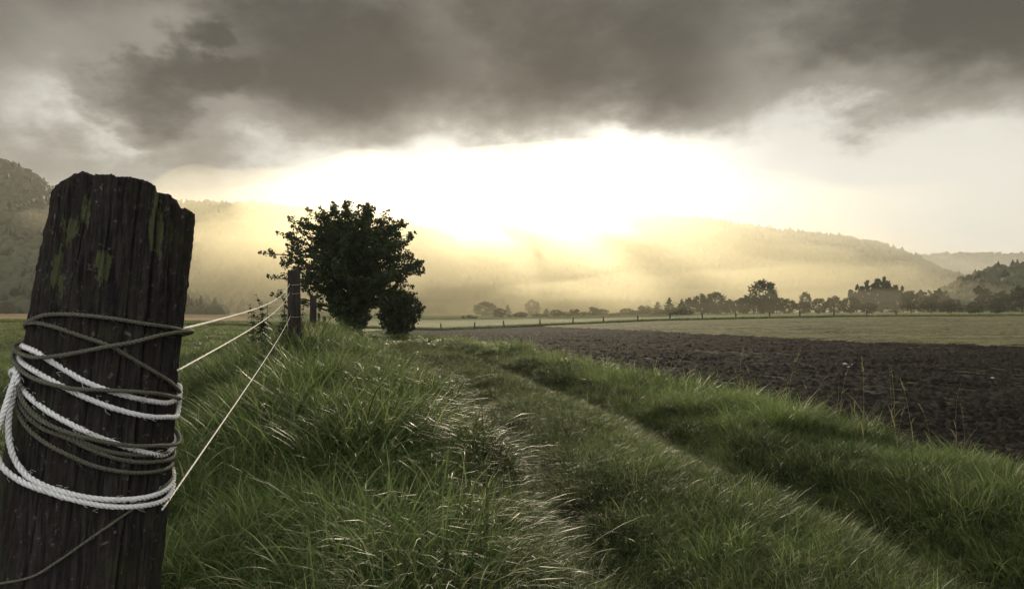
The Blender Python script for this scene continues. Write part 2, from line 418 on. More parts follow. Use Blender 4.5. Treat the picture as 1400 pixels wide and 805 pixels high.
# stubble field beyond it
Ys = np.geomspace(16, 91.5, 420); YY, UU = np.meshgrid(Ys, np.linspace(0, 1, 420), indexing='ij')
x0 = (stub_x(Ys) + .35 * fbm(Ys * .6, Ys * 0, 4, 9) * np.minimum(Ys / 20, 3))[:, None]; x1 = np.maximum(1.25 * Ys[:, None] + 4, x0 + 1)
XX = x0 + (x1 - x0) * UU
e = sst(XX - x0, 0, .35 + .01 * YY)
zz = Z(XX, YY) - .05 + e * .125 + .02 * np.sin(YY * 2 * math.pi / .9 + .4 * fbm(XX * .2, YY * .2, 2, 4)) + .035 * fbm(XX * 3, YY * 5, 3, 55) * e
link('stubble_field', mesh('stubble_field', np.stack([XX, YY, zz], -1).reshape(-1, 3), gridf(*XX.shape), M['stubble'], True))['kind'] = 'structure'

# ---------------------------------------------------------------- scatter (stuff) with geometry nodes, prototypes inside the same mesh
def scatter(name, protos, pts, rot, scl, pick, tint, mat):
    vs = []; fs = []; pid = []; hh = []; var = []; n0 = 0
    for i, (pv_, pf_, ph_, pr_) in enumerate(protos):
        vs.append(pv_); fs.append(pf_ + n0); pid.append(np.full(len(pv_), i)); hh.append(ph_); var.append(pr_); n0 += len(pv_)
    npz = len(pts)
    V = np.concatenate(vs + [pts]); Fc = np.concatenate(fs)
    me = mesh(name, V, Fc, mat)
    def at(nm, typ, data, key):
        a = me.attributes.new(nm, typ, 'POINT'); a.data.foreach_set(key, np.ascontiguousarray(data).ravel())
    at('pid', 'INT', np.concatenate(pid + [np.full(npz, -1)]).astype(np.int32), 'value')
    at('h', 'FLOAT', np.concatenate(hh + [np.zeros(npz)]).astype(np.float32), 'value')
    at('var', 'FLOAT', np.concatenate(var + [np.zeros(npz)]).astype(np.float32), 'value')
    z = np.zeros(n0)
    at('pick', 'INT', np.concatenate([z, pick]).astype(np.int32), 'value')
    at('tint', 'FLOAT', np.concatenate([z, tint]).astype(np.float32), 'value')
    at('rot', 'FLOAT_VECTOR', np.concatenate([np.zeros((n0, 3)), rot]).astype(np.float32), 'vector')
    at('scl', 'FLOAT_VECTOR', np.concatenate([np.ones((n0, 3)), scl]).astype(np.float32), 'vector')
    o = link(name, me)
    if 'scatter' in bpy.data.node_groups: ng = bpy.data.node_groups['scatter']
    else:
        ng = bpy.data.node_groups.new('scatter', 'GeometryNodeTree')
        ng.interface.new_socket('Geometry', in_out='INPUT', socket_type='NodeSocketGeometry')
        ng.interface.new_socket('Geometry', in_out='OUTPUT', socket_type='NodeSocketGeometry')
        nn = ng.nodes; L = ng.links
        gi = nn.new('NodeGroupInput'); go = nn.new('NodeGroupOutput')
        def na_(nm, t):
            q = nn.new('GeometryNodeInputNamedAttribute'); q.data_type = t; q.inputs[0].default_value = nm; return q.outputs[0]
        cmpn = nn.new('FunctionNodeCompare'); cmpn.data_type = 'INT'; cmpn.operation = 'GREATER_EQUAL'
        ins = [s for s in cmpn.inputs if s.type == 'INT']
        L.new(na_('pid', 'INT'), ins[0]); ins[1].default_value = 0
        sp = nn.new('GeometryNodeSeparateGeometry'); sp.domain = 'POINT'
        L.new(gi.outputs[0], sp.inputs[0]); L.new(cmpn.outputs[0], sp.inputs[1])
        st = nn.new('GeometryNodeSplitToInstances'); st.domain = 'POINT'
        L.new(sp.outputs[0], st.inputs[0]); L.new(na_('pid', 'INT'), st.inputs['Group ID'])
        ip = nn.new('GeometryNodeInstanceOnPoints')
        L.new(sp.outputs[1], ip.inputs['Points']); L.new(st.outputs[0], ip.inputs['Instance'])
        ip.inputs['Pick Instance'].default_value = True; L.new(na_('pick', 'INT'), ip.inputs['Instance Index'])
        er = nn.new('FunctionNodeEulerToRotation'); L.new(na_('rot', 'FLOAT_VECTOR'), er.inputs[0])
        L.new(er.outputs[0], ip.inputs['Rotation']); L.new(na_('scl', 'FLOAT_VECTOR'), ip.inputs['Scale'])
        L.new(ip.outputs[0], go.inputs[0])
    md = o.modifiers.new('scatter', 'NODES'); md.node_group = ng
    return o

def tuft(nb, rad, L0, L1, wd, seg, lean=.5, droop=1.0, seed=0, dirb=None):
    q = np.random.default_rng(seed); V = []; Fs = []; H = []; VR = []; n = 0
    for b in range(nb):
        L = q.uniform(L0, L1) * q.choice([1, 1, .7, .45]); a = q.uniform(0, 2 * math.pi); r = rad * math.sqrt(q.random())
        p = np.array([r * math.cos(a), r * math.sin(a), -.02])
        dz = a + q.normal(0, .9)
        if dirb is not None and q.random() < .6: dz = dirb + q.normal(0, .6)
        ang = abs(q.normal(0, lean * .55)) + .05; dr = droop * q.uniform(.2, 1.6)
        wv = wd * q.uniform(.6, 1.3); tw = q.normal(0, .5)
        pts = [p.copy()]
        for k in range(seg):
            t = (k + 1) / seg; an = min(ang + dr * t * t, 2.5)
            p = p + L / seg * np.array([math.sin(an) * math.cos(dz), math.sin(an) * math.sin(dz), math.cos(an)])
            pts.append(p.copy())
        vr = q.random()
        for k, p in enumerate(pts):
            t = k / seg; ww = wv * (1 - t ** 2.2) * (.75 + .5 * t if t < .5 else 1) * .5 + .0003
            s = dz + math.pi / 2 + tw * (1 + t); sx, sy = math.cos(s) * ww, math.sin(s) * ww
            V += [(p[0] - sx, p[1] - sy, p[2]), (p[0] + sx, p[1] + sy, p[2])]; H += [t, t]; VR += [vr, vr]
        for k in range(seg): Fs.append((n + 2 * k, n + 2 * k + 1, n + 2 * k + 3, n + 2 * k + 2))
        n += 2 * (seg + 1)
    return np.array(V), np.array(Fs), np.array(H), np.array(VR)

def hgt(X, Y):
    """length of the grass by place (m)"""
    t = X - xc(Y); d = X - fence_x(Y); near = 1 - sst(Y, 42, 55)
    h = .128 + 0 * X
    t = t + .35 * fbm(X * 1.3, Y * 1.3, 3, 77)
    pathm = sst(t, -1.7, -.8) * (1 - sst(t, .9, 1.9)) * near
    h = h * (1 - pathm) + pathm * (.13 - .07 * (ga(t + .8, .3) + ga(t - .8, .3)))
    h = h + .04 * ga(t - 2.05, .5) * near + .06 * ga(d - .6, .9) * near * (Y > 0)
    nz = .8 * fbm(X * 1.1, Y * 1.1, 3, 71) + 1.5 * fbm(X * 3.6, Y * 3.6, 3, 72)
    h = h * np.clip(1 + nz * (1 - .75 * pathm), .3, 2.4)
    h = h * (.75 + .25 * sst(Y, 1, 3))
    return np.maximum(h, .075)
def sample(n, y0, y1, power=1.0, um=1.0, left=None):
    """points in the forward wedge between depths, left of the field edge"""
    Y = (y0 ** (power + 1) + rng.random(n) * (y1 ** (power + 1) - y0 ** (power + 1))) ** (1 / (power + 1))
    X = rng.uniform(-1, 1, n) * (um * np.abs(Y) + 1.2)
    ed = xc(Y) + 2.35
    k = (X < ed + rng.normal(0, .12, n)) & ((Y < 60) | (X < -.3 * Y))
    return X[k], Y[k]
def place(X, Y, protos, mul, kinds, seed, name, mat, low=.0, wide=1.0, post=True):
    q = np.random.default_rng(seed)
    if post:
        k = (np.hypot(X + .50, Y - .72) > .20) & ~((np.abs(X - fence_x(Y)) < .0))
        X = X[k]; Y = Y[k]
    n = len(X); h = hgt(X, Y) * q.uniform(.7, 1.3, n)
    s = h * mul
    z = Z(X, Y)
    sz = np.stack([np.maximum(s * wide, s * 0 + low) * q.uniform(.85, 1.2, n), np.maximum(s * wide, low) * q.uniform(.85, 1.2, n), s], 1)
    rot = np.stack([q.normal(0, .12, n), q.normal(0, .12, n), q.uniform(0, 6.28, n)], 1)
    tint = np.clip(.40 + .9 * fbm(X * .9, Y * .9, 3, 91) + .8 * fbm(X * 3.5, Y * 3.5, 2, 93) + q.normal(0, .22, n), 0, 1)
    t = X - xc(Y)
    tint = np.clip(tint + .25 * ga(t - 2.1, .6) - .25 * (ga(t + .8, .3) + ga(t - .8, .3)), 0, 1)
    return scatter(name, protos, np.stack([X, Y, z], 1), rot, sz, q.integers(0, kinds, n), tint, mat)

# unit tufts about 1 tall (blade length about 1), scaled by grass height
PN = [tuft(60, .38, .5, 1.4, .015, 6, .7, 1.5, 100 + i) for i in range(7)] + [tuft(30, .34, .6, 1.5, .022, 7, .8, 2.2, 150 + i) for i in range(3)] + [tuft(11, .10, .6, 1.1, .17, 7, 1.1, 1.1, 160), tuft(60, .45, .25, .75, .075, 4, .8, 1.6, 161), tuft(24, .5, .9, 1.9, .011, 8, .6, 1.7, 162)]
PM = [tuft(44, .50, .5, 1.3, .022, 4, .8, 1.3, 200 + i) for i in range(7)]
PF = [tuft(26, .60, .6, 1.15, .060, 3, .7, .9, 300 + i) for i in range(5)]
X, Y = sample(40000, .9, 8, .6, .95)
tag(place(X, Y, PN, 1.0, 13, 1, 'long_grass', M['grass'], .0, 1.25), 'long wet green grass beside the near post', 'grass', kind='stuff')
n = 30000; Y = .9 + 21 * rng.random(n) ** .9; X = xc(Y) + rng.uniform(-1.5, 1.5, n)
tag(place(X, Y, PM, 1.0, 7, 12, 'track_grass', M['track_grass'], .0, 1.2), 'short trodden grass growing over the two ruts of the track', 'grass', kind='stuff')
X, Y = sample(64000, 7.5, 24, .8, .95)
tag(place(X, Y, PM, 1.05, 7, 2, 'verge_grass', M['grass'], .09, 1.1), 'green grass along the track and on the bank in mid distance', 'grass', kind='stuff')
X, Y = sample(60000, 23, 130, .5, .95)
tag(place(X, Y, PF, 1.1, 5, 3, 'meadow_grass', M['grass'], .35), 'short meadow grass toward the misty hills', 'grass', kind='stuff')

# ---------------------------------------------------------------- near post
PD = .70
T0 = np.array(P(178, 247, PD)); B0 = np.array(P(101, 805, PD))
AX = (B0 - T0); LEN_ = np.linalg.norm(AX); AX /= LEN_
FV = np.array([T0[0], T0[1], 0.]); FV -= AX * FV.dot(AX); FV /= np.linalg.norm(FV)      # away from the track side
BV = np.cross(FV, -AX); BV /= np.linalg.norm(BV)
if BV[0] < 0: BV = -BV
def post_r(s): return np.minimum(.0622 + (.0755 - .0622) * np.asarray(s, float) / LEN_, .086)
DEP = .88
def vn3(x, y, z, seed): return vn(x + 31.7 * np.floor(z), y, seed) * (1 - (z - np.floor(z))) + vn(x + 31.7 * (np.floor(z) + 1), y, seed) * (z - np.floor(z))
nth, ns = 640, 520
th = np.linspace(0, 2 * math.pi, nth, endpoint=False); total = 1.55
sv = np.concatenate([np.linspace(0, .5, 400), np.linspace(.505, total, ns - 400)])
TH, S = np.meshgrid(th, sv, indexing='xy')           # th: 0 = toward camera, + = right
def relief(TH, S):
    u = np.sin(TH)
    wob = .012 * fbm(S * 5, TH * 0 + 2, 2, 6)
    cr = 0
    for (a, wd, dp, seed) in ((.52, .020, .010, 1), (.80, .022, .012, 2), (-.15, .012, .004, 3), (.18, .010, .004, 4), (-.55, .012, .005, 5), (-.85, .014, .005, 6), (2.2, .03, .012, 7), (3.4, .03, .014, 8), (4.4, .03, .010, 9)):
        aa_ = a + .05 * fbm(S * 6, S * 0 + seed, 3, seed + 50)
        dd = (TH - aa_ + math.pi) % (2 * math.pi) - math.pi
        cr = cr - dp * ga(dd, wd * (1 + 1.2 * ga(S, .08))) * (.45 + .55 * np.clip(1 - S / .38, 0, 1))
    c, s_ = np.cos(TH), np.sin(TH)
    fine = .0019 * fbm(c * 42, s_ * 42 + S * 3.0, 3, 12, .7) + .0028 * fbm(c * 14 + 9, s_ * 14 + S * 1.5, 2, 13)
    rough = .0014 * fbm(TH * 18, S * 95, 3, 14)
    lump = .0030 * fbm(c * 2 + 4, s_ * 2 + S * 6, 2, 15)
    return cr + fine + rough + lump
Rr = post_r(S) + relief(TH, S)
# small facet steps at the right: the split slabs of the log
u = np.sin(TH)
ztop_u = np.array([-1.05, -.98, -.80, -.62, -.50, -.2, .1, .36, .40, .60, .68, .71, .88, 1.05])
ztop_s = np.array([.030, .021, .011, .004, .006, .004, .003, .006, .014, .012, .014, .021, .023, .026])
tops = np.interp(u, ztop_u, ztop_s)
tops = tops + .0022 * fbm(TH * 11, TH * 0, 3, 44) + .0014 * fbm(TH * 40, TH * 0, 2, 45)
Sx = S + tops * np.clip(1 - S / .12, 0, 1)
pos = T0 + Sx[..., None] * AX + Rr[..., None] * (np.sin(TH)[..., None] * BV - DEP * np.cos(TH)[..., None] * FV)
V = [pos.reshape(-1, 3)]; Fq = []
i = np.arange(ns - 1)[:, None] * nth; j = np.arange(nth)[None, :]; jn = (j + 1) % nth
Fq.append(np.stack([(i + j), (i + jn), (i + nth + jn), (i + nth + j)], -1).reshape(-1, 4))
# rough cap rings
nb = ns * nth; rings = 14; prev = 0
for k in range(1, rings + 1):
    fr_ = 1 - k / (rings + .2)
    tk = np.interp(u[0] * fr_, ztop_u, ztop_s) + .004 * fbm(np.cos(th) * fr_ * 9, np.sin(th) * fr_ * 9, 3, 46) - .004 * (1 - fr_ ** 6) * .2
    ring = T0 + tk[:, None] * AX + (Rr[0] * fr_)[:, None] * (np.sin(th)[:, None] * BV - DEP * np.cos(th)[:, None] * FV)
    V.append(ring); a0 = prev; b0 = nb + (k - 1) * nth
    jj = np.arange(nth); jn2 = (jj + 1) % nth
    Fq.append(np.stack([b0 + jj, b0 + jn2, a0 + jn2, a0 + jj], 1)); prev = b0
V = np.concatenate(V)
me = mesh('fence_post', V - T0, np.concatenate(Fq), M['weathered_wood'], True)
po = link('fence_post', me, None, tuple(T0))
tag(po, 'thick dark cracked wooden post in the left foreground wound with rope', 'fence post')

# ---------------------------------------------------------------- ropes
def solve(px, py, ex):
    thv, s = 0.0, (py - 247) / 558 * LEN_
    for it in range(40):
        def pj(a, s_):
            r = float(post_r(s_)) + ex
            p = T0 + s_ * AX + r * (math.sin(a) * BV - DEP * math.cos(a) * FV)
            return PX(*p)
        x, y = pj(thv, s); uu = math.sin(thv) + (px - x) / (float(post_r(s) + ex) / PD * F * 1.2)
        s += (py - y) / F * PD * .9
        thv = math.asin(max(-.995, min(.995, uu)))
    return thv, s
def cat(P_, n):
    P_ = np.array(P_, float); dl = np.r_[0, np.cumsum(np.sqrt((np.diff(P_[:, 0]) * .075) ** 2 + np.diff(P_[:, 1]) ** 2 + np.diff(P_[:, 2]) ** 2) + 1e-5)]
    # monotone-ish cubic through the points
    m = np.gradient(P_, dl, axis=0); t = np.linspace(0, dl[-1], n); out = np.zeros((n, P_.shape[1]))
    k = np.clip(np.searchsorted(dl, t, side='right') - 1, 0, len(dl) - 2)
    h = (dl[k + 1] - dl[k]); q = ((t - dl[k]) / h)[:, None]; h = h[:, None]
    return (2 * q ** 3 - 3 * q ** 2 + 1) * P_[k] + (q ** 3 - 2 * q ** 2 + q) * h * m[k] + (-2 * q ** 3 + 3 * q ** 2) * P_[k + 1] + (q ** 3 - q ** 2) * h * m[k + 1]
def chain(pieces, rr_):
    """pieces: list of (extra, [(px,py[,extra2])...]) each left to right on the front, joined round the back"""
    ctl = []; turn = 0
    for ex, pts in pieces:
        for q in pts:
            e_ = ex + (q[2] if len(q) > 2 else 0)
            a, s = solve(q[0], q[1], rr_ + e_)
            ctl.append((a + turn, s, rr_ + e_))
        turn += 2 * math.pi
    ctl2 = []
    for i_, c_ in enumerate(ctl):
        ctl2.append(c_)
        if i_ + 1 < len(ctl) and ctl[i_ + 1][0] - c_[0] > 1.8:
            n_ = ctl[i_ + 1]
            for f_ in (.33, .66): ctl2.append(tuple(c_[k] * (1 - f_) + n_[k] * f_ for k in range(3)))
    n = int(len(ctl2) * 26); c = cat(ctl2, n)
    r = post_r(c[:, 1]) + c[:, 2] + .0002
    p = T0 + c[:, 1:2] * AX + r[:, None] * (np.sin(c[:, 0])[:, None] * BV - DEP * np.cos(c[:, 0])[:, None] * FV)
    return p
def resample(p, step):
    d_ = np.r_[0, np.cumsum(np.linalg.norm(np.diff(p, axis=0), axis=1))]; n = max(8, int(d_[-1] / step)); t = np.linspace(0, d_[-1], n)
    return np.stack([np.interp(t, d_, p[:, k]) for k in range(3)], 1), t
def rope(mb, p, rad, pitch=5.6, seg=7, step=.0013, strands=3, fuzz=0, seed=0):
    p, t = resample(p, step)
    for _ in range(3): p[1:-1] = (p[:-2] + p[2:] + 2 * p[1:-1]) / 4
    tn = np.gradient(p, axis=0); tn /= np.linalg.norm(tn, axis=1)[:, None]
    x = np.cross(tn[0], [0, 0, 1.]); x /= np.linalg.norm(x); nr_ = np.zeros_like(p)
    for i_ in range(len(p)):
        x = x - tn[i_] * x.dot(tn[i_]); x /= np.linalg.norm(x); nr_[i_] = x
    b = np.cross(tn, nr_); q = np.random.default_rng(seed)
    for k in range(strands):
        ph = 2 * math.pi * (t / (pitch * rad)) * 1.0 / 1.0 + 2 * math.pi * k / strands
        ph = ph + .5 * np.sin(t * 31 + seed) + .3 * np.sin(t * 83 + 2 * seed)
        off = .53 * rad
        c = p + off * (np.cos(ph)[:, None] * nr_ + np.sin(ph)[:, None] * b)
        mb.add(*tube(c, rad * .52 * (1 + .04 * np.sin(t * 900 + k)), seg))
    for k in range(fuzz):
        i_ = q.integers(2, len(p) - 3); dr = q.normal(0, 1, 3); dr /= np.linalg.norm(dr); L = q.uniform(.004, .012)
        a = p[i_] + dr * rad * .9; e1 = a + (dr * .6 + tn[i_] * q.choice([-1, 1]) * .7) * L * .5; e2 = e1 + (dr * .2 + tn[i_] * .8) * L * .5
        mb.add(*tube(np.array([a, e1, e2]), .00018, 3, False))
RW = .0026; RD = .0021
A_ = [(42, 438), (60, 431), (100, 430), (150, 435), (200, 443), (235, 448), (253, 454)]
C_ = [(30, 484), (45, 488), (62, 488), (100, 483), (140, 475), (180, 468), (220, 458), (254, 453)]
B_ = [(38, 442), (55, 442), (75, 447), (110, 459), (150, 473), (190, 496), (225, 517), (246, 535)]
F_ = [(24, 500), (40, 514), (70, 525), (100, 531), (140, 533), (180, 535), (215, 538), (246, 545)]
H1 = [(22, 515), (30, 545), (50, 570), (90, 590), (140, 603), (180, 609), (215, 609), (243, 606)]
H2 = [(22, 530), (32, 560), (55, 583), (95, 600), (130, 617), (175, 630), (215, 631), (242, 622)]
H3 = [(20, 545), (33, 578), (55, 600), (90, 620), (130, 637), (170, 645), (215, 644), (241, 634)]
H4 = [(22, 522), (35, 552), (60, 575), (105, 600), (150, 617), (200, 622), (243, 612)]
N_ = [(14, 600), (60, 655, -.001), (130, 677), (190, 676), (215, 667), (240, 648)]
D_ = [(30, 472), (50, 481), (80, 500), (120, 523), (155, 536), (200, 547), (232, 550), (252, 540)]
E_ = [(22, 490), (48, 507), (80, 525), (110, 540), (150, 556), (190, 567), (225, 570), (248, 560), (254, 546)]
G_ = [(24, 520), (38, 540), (60, 558), (90, 576), (120, 591), (150, 603), (190, 616), (225, 621), (245, 606)]
K_ = [(24, 520, .003), (14, 560, .004), (12, 595, .004), (18, 622, .003), (33, 646, .001), (60, 663), (90, 673), (130, 681), (180, 682), (218, 674), (243, 655)]
J_ = [(22, 512, .002), (8, 555, .012), (-6, 600, .018), (2, 636, .010), (20, 652, .006), (45, 665, .003), (75, 675), (110, 685), (150, 692), (195, 691), (228, 680), (246, 662)]
dk = MB()
rope(dk, chain([(.001, B_), (.0016, A_), (.0075, C_), (.0065, F_)], RD), RD, fuzz=300, seed=1)
rope(dk, chain([(.006, H1), (.001, H4), (.002, H2), (.001, H3)], RD), RD, fuzz=300, seed=2)
tag(link('rope', dk.mesh('dark_rope', M['dark_rope'])), 'dark weathered greenish rope wound in many turns round the near post', 'rope')
wh = MB()
rope(wh, chain([(.0, D_), (.001, E_), (.0, G_), (.003, K_), (.0035, J_), (0., [(40, 700), (60, 704)])][:5], RW), RW, fuzz=420, seed=3)
tag(link('rope', wh.mesh('white_rope', M['white_rope'])), 'thick white twisted rope looped loosely round the near post', 'rope')
tcb = MB()
M_ = [(-60, 803), (0, 797), (50, 785), (80, 766), (130, 731), (178, 698), (220, 668), (238, 650)]
rope(tcb, chain([(.0030, M_)], .0013), .0013, fuzz=40, seed=4)
tag(link('cord', tcb.mesh('thin_cord', M['dark_rope'])), 'thin dull cord slanting down across the lower face of the near post', 'cord')

# ---------------------------------------------------------------- second post, third post, stumps
def post(name, px, pyt, depth, wpx, lean, label, seed, extra=.35, capn=.01):
    x, _, zt = P(px, pyt, depth); zb = float(Z(x, depth)) - extra; q = np.random.default_rng(seed)
    r = wpx / 2 / F * depth; n = 44; ms = 60; H = zt - zb
    tt = np.linspace(0, 2 * math.pi, n, endpoint=False); ss = np.linspace(0, 1, ms)
    TT, SS = np.meshgrid(tt, ss, indexing='xy'); HH = SS * H
    rr2 = r * (1.12 - .16 * SS) * (1 + .10 * fbm(np.cos(TT) * 2 + seed, np.sin(TT) * 2 + HH * 1.5, 2, seed) + .07 * fbm(np.cos(TT) * 8, np.sin(TT) * 8 + HH, 2, seed + 1))
    cxs = lean * (1 - SS) * H + .02 * np.sin(SS * 3 + seed)
    zz_ = HH + (SS > .97) * (capn * 3 * fbm(np.cos(TT) * 1.5, np.sin(TT) * 1.5 + seed, 3, seed + 3))
    V_ = np.stack([cxs + rr2 * np.cos(TT), rr2 * np.sin(TT), zz_], -1).reshape(-1, 3)
    i = np.arange(ms - 1)[:, None] * n; j = np.arange(n)[None, :]; jn = (j + 1) % n
    f_ = [tuple(q_) for q_ in np.stack([(i + j), (i + jn), (i + n + jn), (i + n + j)], -1).reshape(-1, 4)]
    top = (ms - 1) * n; V_ = np.vstack([V_, [cxs[-1, 0], 0, H - capn * .4]])
    for j_ in range(n): f_.append((top + j_, top + (j_ + 1) % n, ms * n))
    return tag(link(name, mesh(name, V_, f_, M['bark'], True), None, (x, depth, zb)), label, 'fence post'), (x, depth, zt, r)
p2, (x2, y2, z2, r2) = post('fence_post', 403, 370, 7.3, 16, .035, 'dark wooden post that the pale lines run to, in front of the bushy tree', 3)
post('fence_post', 427, 404, 14.6, 8.5, .02, 'slim wooden post just right of and behind the dark post before the tree', 5)
post('fence_post', 435.5, 428, 22, 3.4, .0, 'small thin post under the tree, left one of two in shadow', 6, .2)
post('fence_post', 443.5, 433, 24, 4.6, .0, 'short stubby post under the tree nearest its crown, right one of two in shadow', 7, .2)

def line(mid_sag, a, b, rad, label, knot=None):
    a = np.array(a); b = np.array(b); t = np.linspace(0, 1, 120)[:, None]
    p = a + (b - a) * t; p[:, 2] -= mid_sag * 4 * (t * (1 - t))[:, 0]
    mb = MB(); rope(mb, p, rad, 6, 5, .012)
    if knot: 
        tt = np.linspace(0, 2 * math.pi, 40); kx, ky, kz, kr = knot
        q = np.stack([kx + kr * np.cos(tt), ky + kr * np.sin(tt), kz + .012 * np.sin(tt)], 1); rope(mb, q, rad * .7, 6, 5, .008)
    return tag(link('fence_line', mb.mesh('fence_line', M['pale_line'])), label, 'fence line')
e1 = P(396, 388, y2 - .06); e2 = P(396, 400, y2 - .06); e3 = P(397, 432, y2 - .07)
s1 = P(252, 449, .70); s2 = P(243, 506, .71); s3 = P(222, 696, .70)
line(.05, s1, e1, .0016, 'uppermost sagging pale line from the rope on the near post to the next post', (x2 + .005, y2, e1[2], r2 * 1.05))
line(.045, s2, e2, .0013, 'middle pale line between the near post and the next post', (x2 + .005, y2, e2[2], r2 * 1.05))
line(.025, s3, e3, .0013, 'lowest pale line rising steeply from the white loops to the foot of the next post', (x2 + .01, y2, e3[2], r2 * 1.1))

# ---------------------------------------------------------------- far fence
FY = 93
fe = empty('fence', (20, FY, float(Z(20, FY)))); tag(fe, 'long row of thin wooden posts with wire along the far edge of the field', 'fence')
def stick(h, r, seed):
    q = np.random.default_rng(seed); t = np.linspace(0, 1, 6)[:, None]
    p = np.array([0, 0, -.3]) + t * np.array([0, 0, h + .3]); p[:, :2] += q.normal(0, .012, (6, 2)); return mesh('post', *tube(p, r * np.linspace(1.1, .8, 6), 7), M['bark'], True)
sts = [stick(1.25, .10, i) for i in range(3)]
fpx = [603, 649, 690, 738, 783, 825, 872, 916, 960.5, 1006, 1052, 1094, 1140, 1185, 1226, 1272, 1317, 1363]
ftop = [442, 440, 438, 436, 434, 433, 431, 429, 428, 428, 427, 424, 425, 424.5, 424, 424, 424, 423]
lean = {690: -.22, 1226: -.16, 960.5: -.10, 783: .06, 603: -.04, 1094: -.08}
tips = []
for i, (a, b) in enumerate(zip(fpx, ftop)):
    if a > 1240: continue
    x, y, z = P(a, b, FY); zg = float(Z(x, FY)); o = link('post', sts[i % 3], fe); 
    o.location = (x - 20, 0, zg - fe.location.z); o.scale = (1, 1, max(.7, (z - zg) / 1.25)); o.rotation_euler = (0, lean.get(a, .02 * math.sin(i * 7)), 0)
    tips.append((x, zg, z - zg))
for fr_ in (.55, .85):
    pts = []
    for (xa, za, ha), (xb, zb, hb) in zip(tips[:-1], tips[1:]):
        for t in (0, .25, .5, .75): pts.append((xa + (xb - xa) * t - 20, -.08, za + (zb - za) * t + fr_ * (ha + (hb - ha) * t) - .06 * 4 * t * (1 - t) - fe.location.z))
    link('wire', mesh('wire', *tube(np.array(pts), .006, 4), M['wire']), fe)
# rough grass left standing along the fence foot
n = 16000; X = rng.uniform(-75, 110, n); Y = FY + rng.normal(0, .6, n)
q = rng; s = q.uniform(.25, .6, n)
tag(scatter('fence_grass', PF, np.stack([X, Y, Z(X, Y)], 1), np.stack([q.normal(0, .1, n), q.normal(0, .1, n), q.uniform(0, 6.28, n)], 1), np.stack([s * 1.2, s * 1.2, s], 1), q.integers(0, 5, n), np.clip(q.normal(.35, .2, n), 0, 1), M['grass']), 'unmown grass strip along the foot of the far fence', 'grass', kind='stuff')
n = 9000; u_ = rng.random(n); Y = 19 + 72 * rng.random(n) ** .8; X = stub_x(Y) + (1.1 * Y + 4 - stub_x(Y)) * rng.random(n)
Y = np.round(Y / .9) * .9 + rng.normal(0, .12, n); s = rng.uniform(.08, .16, n)
tag(scatter('stubble', PF, np.stack([X, Y, Z(X, Y) + .03], 1), np.stack([q.normal(0, .2, n), q.normal(0, .2, n), q.uniform(0, 6.28, n)], 1), np.stack([s * 1.5, s * 1.5, s], 1), q.integers(0, 5, n), np.clip(q.normal(.6, .25, n), 0, 1), M['dry']), 'short dry stubble rows on the lighter half of the field', 'stubble', kind='stuff')

# ---------------------------------------------------------------- tall stalks on the verges
def stalk(seed, head=True):
    q = np.random.default_rng(seed); V = []; Fs = []; n = 0; H = []; VR = []
    az_ = q.uniform(0, 6.28); dr = q.uniform(.2, .9); p = np.zeros(3); seg = 8; pts = [p.copy()]
    for k in range(seg):
        t = (k + 1) / seg; an = .06 + dr * t * t * t
        p = p + 1 / seg * np.array([math.sin(an) * math.cos(az_), math.sin(an) * math.sin(az_), math.cos(an)]); pts.append(p.copy())
    v, f = tube(pts, np.linspace(.0028, .0014, seg + 1), 3, False); V.append(v); Fs += [tuple(i for i in q_) for q_ in f]; n = len(v)
    tdir = pts[-1] - pts[-2]; tdir /= np.linalg.norm(tdir)
    for k in range(46 if head else 6):
        u_ = q.random(); c = pts[-1] - tdir * .17 * u_; d_ = q.normal(0, 1, 3); d_ /= np.linalg.norm(d_); d_ = d_ * .55 + tdir; d_ /= np.linalg.norm(d_)
        off = (d_ - tdir * d_.dot(tdir)); L = .022 * q.uniform(.6, 1.2); c = c + off * .028 * u_
        sd = np.cross(d_, q.normal(0, 1, 3)); sd /= np.linalg.norm(sd)
        V.append(np.array([c - d_ * L * .5, c + sd * .0045, c + d_ * L * .6, c - sd * .0045])); Fs.append((n, n + 1, n + 2, n + 3)); n += 4
    for k in range(3):
        c = pts[1 + k]; a = q.uniform(0, 6.28); L = q.uniform(.2, .35); d_ = np.array([math.cos(a), math.sin(a), 1.2]); d_ /= np.linalg.norm(d_); sd = np.array([-math.sin(a), math.cos(a), 0]) * .004
        m_ = c + d_ * L * .5; e_ = c + d_ * L - np.array([0, 0, .06])
        V.append(np.array([c - sd, c + sd, m_ + sd, m_ - sd, e_ + sd * .1, e_ - sd * .1])); Fs += [(n, n + 1, n + 2, n + 3), (n + 3, n + 2, n + 4, n + 5)]; n += 6
    V = np.concatenate(V); return V, np.array(Fs), np.clip(V[:, 2], 0, 1), np.full(len(V), q.random())
PS = [stalk(400 + i, i % 3 != 0) for i in range(7)]
Yv = np.r_[rng.uniform(4, 30, 120), rng.uniform(1.8, 14, 240), rng.uniform(6, 12, 40)]; Xv = np.r_[xc(Yv[:120]) + rng.normal(2.2, .25, 120), fence_x(Yv[120:360]) + rng.normal(.6, .8, 240), xc(Yv[360:]) + rng.normal(-2.0, .9, 40)]
keep = np.hypot(Xv + .5, Yv - .72) > .3; Xv = Xv[keep]; Yv = Yv[keep]
n = len(Xv); s = np.where(np.arange(n) < 120, rng.uniform(.3, .75, n), rng.uniform(.22, .42, n))
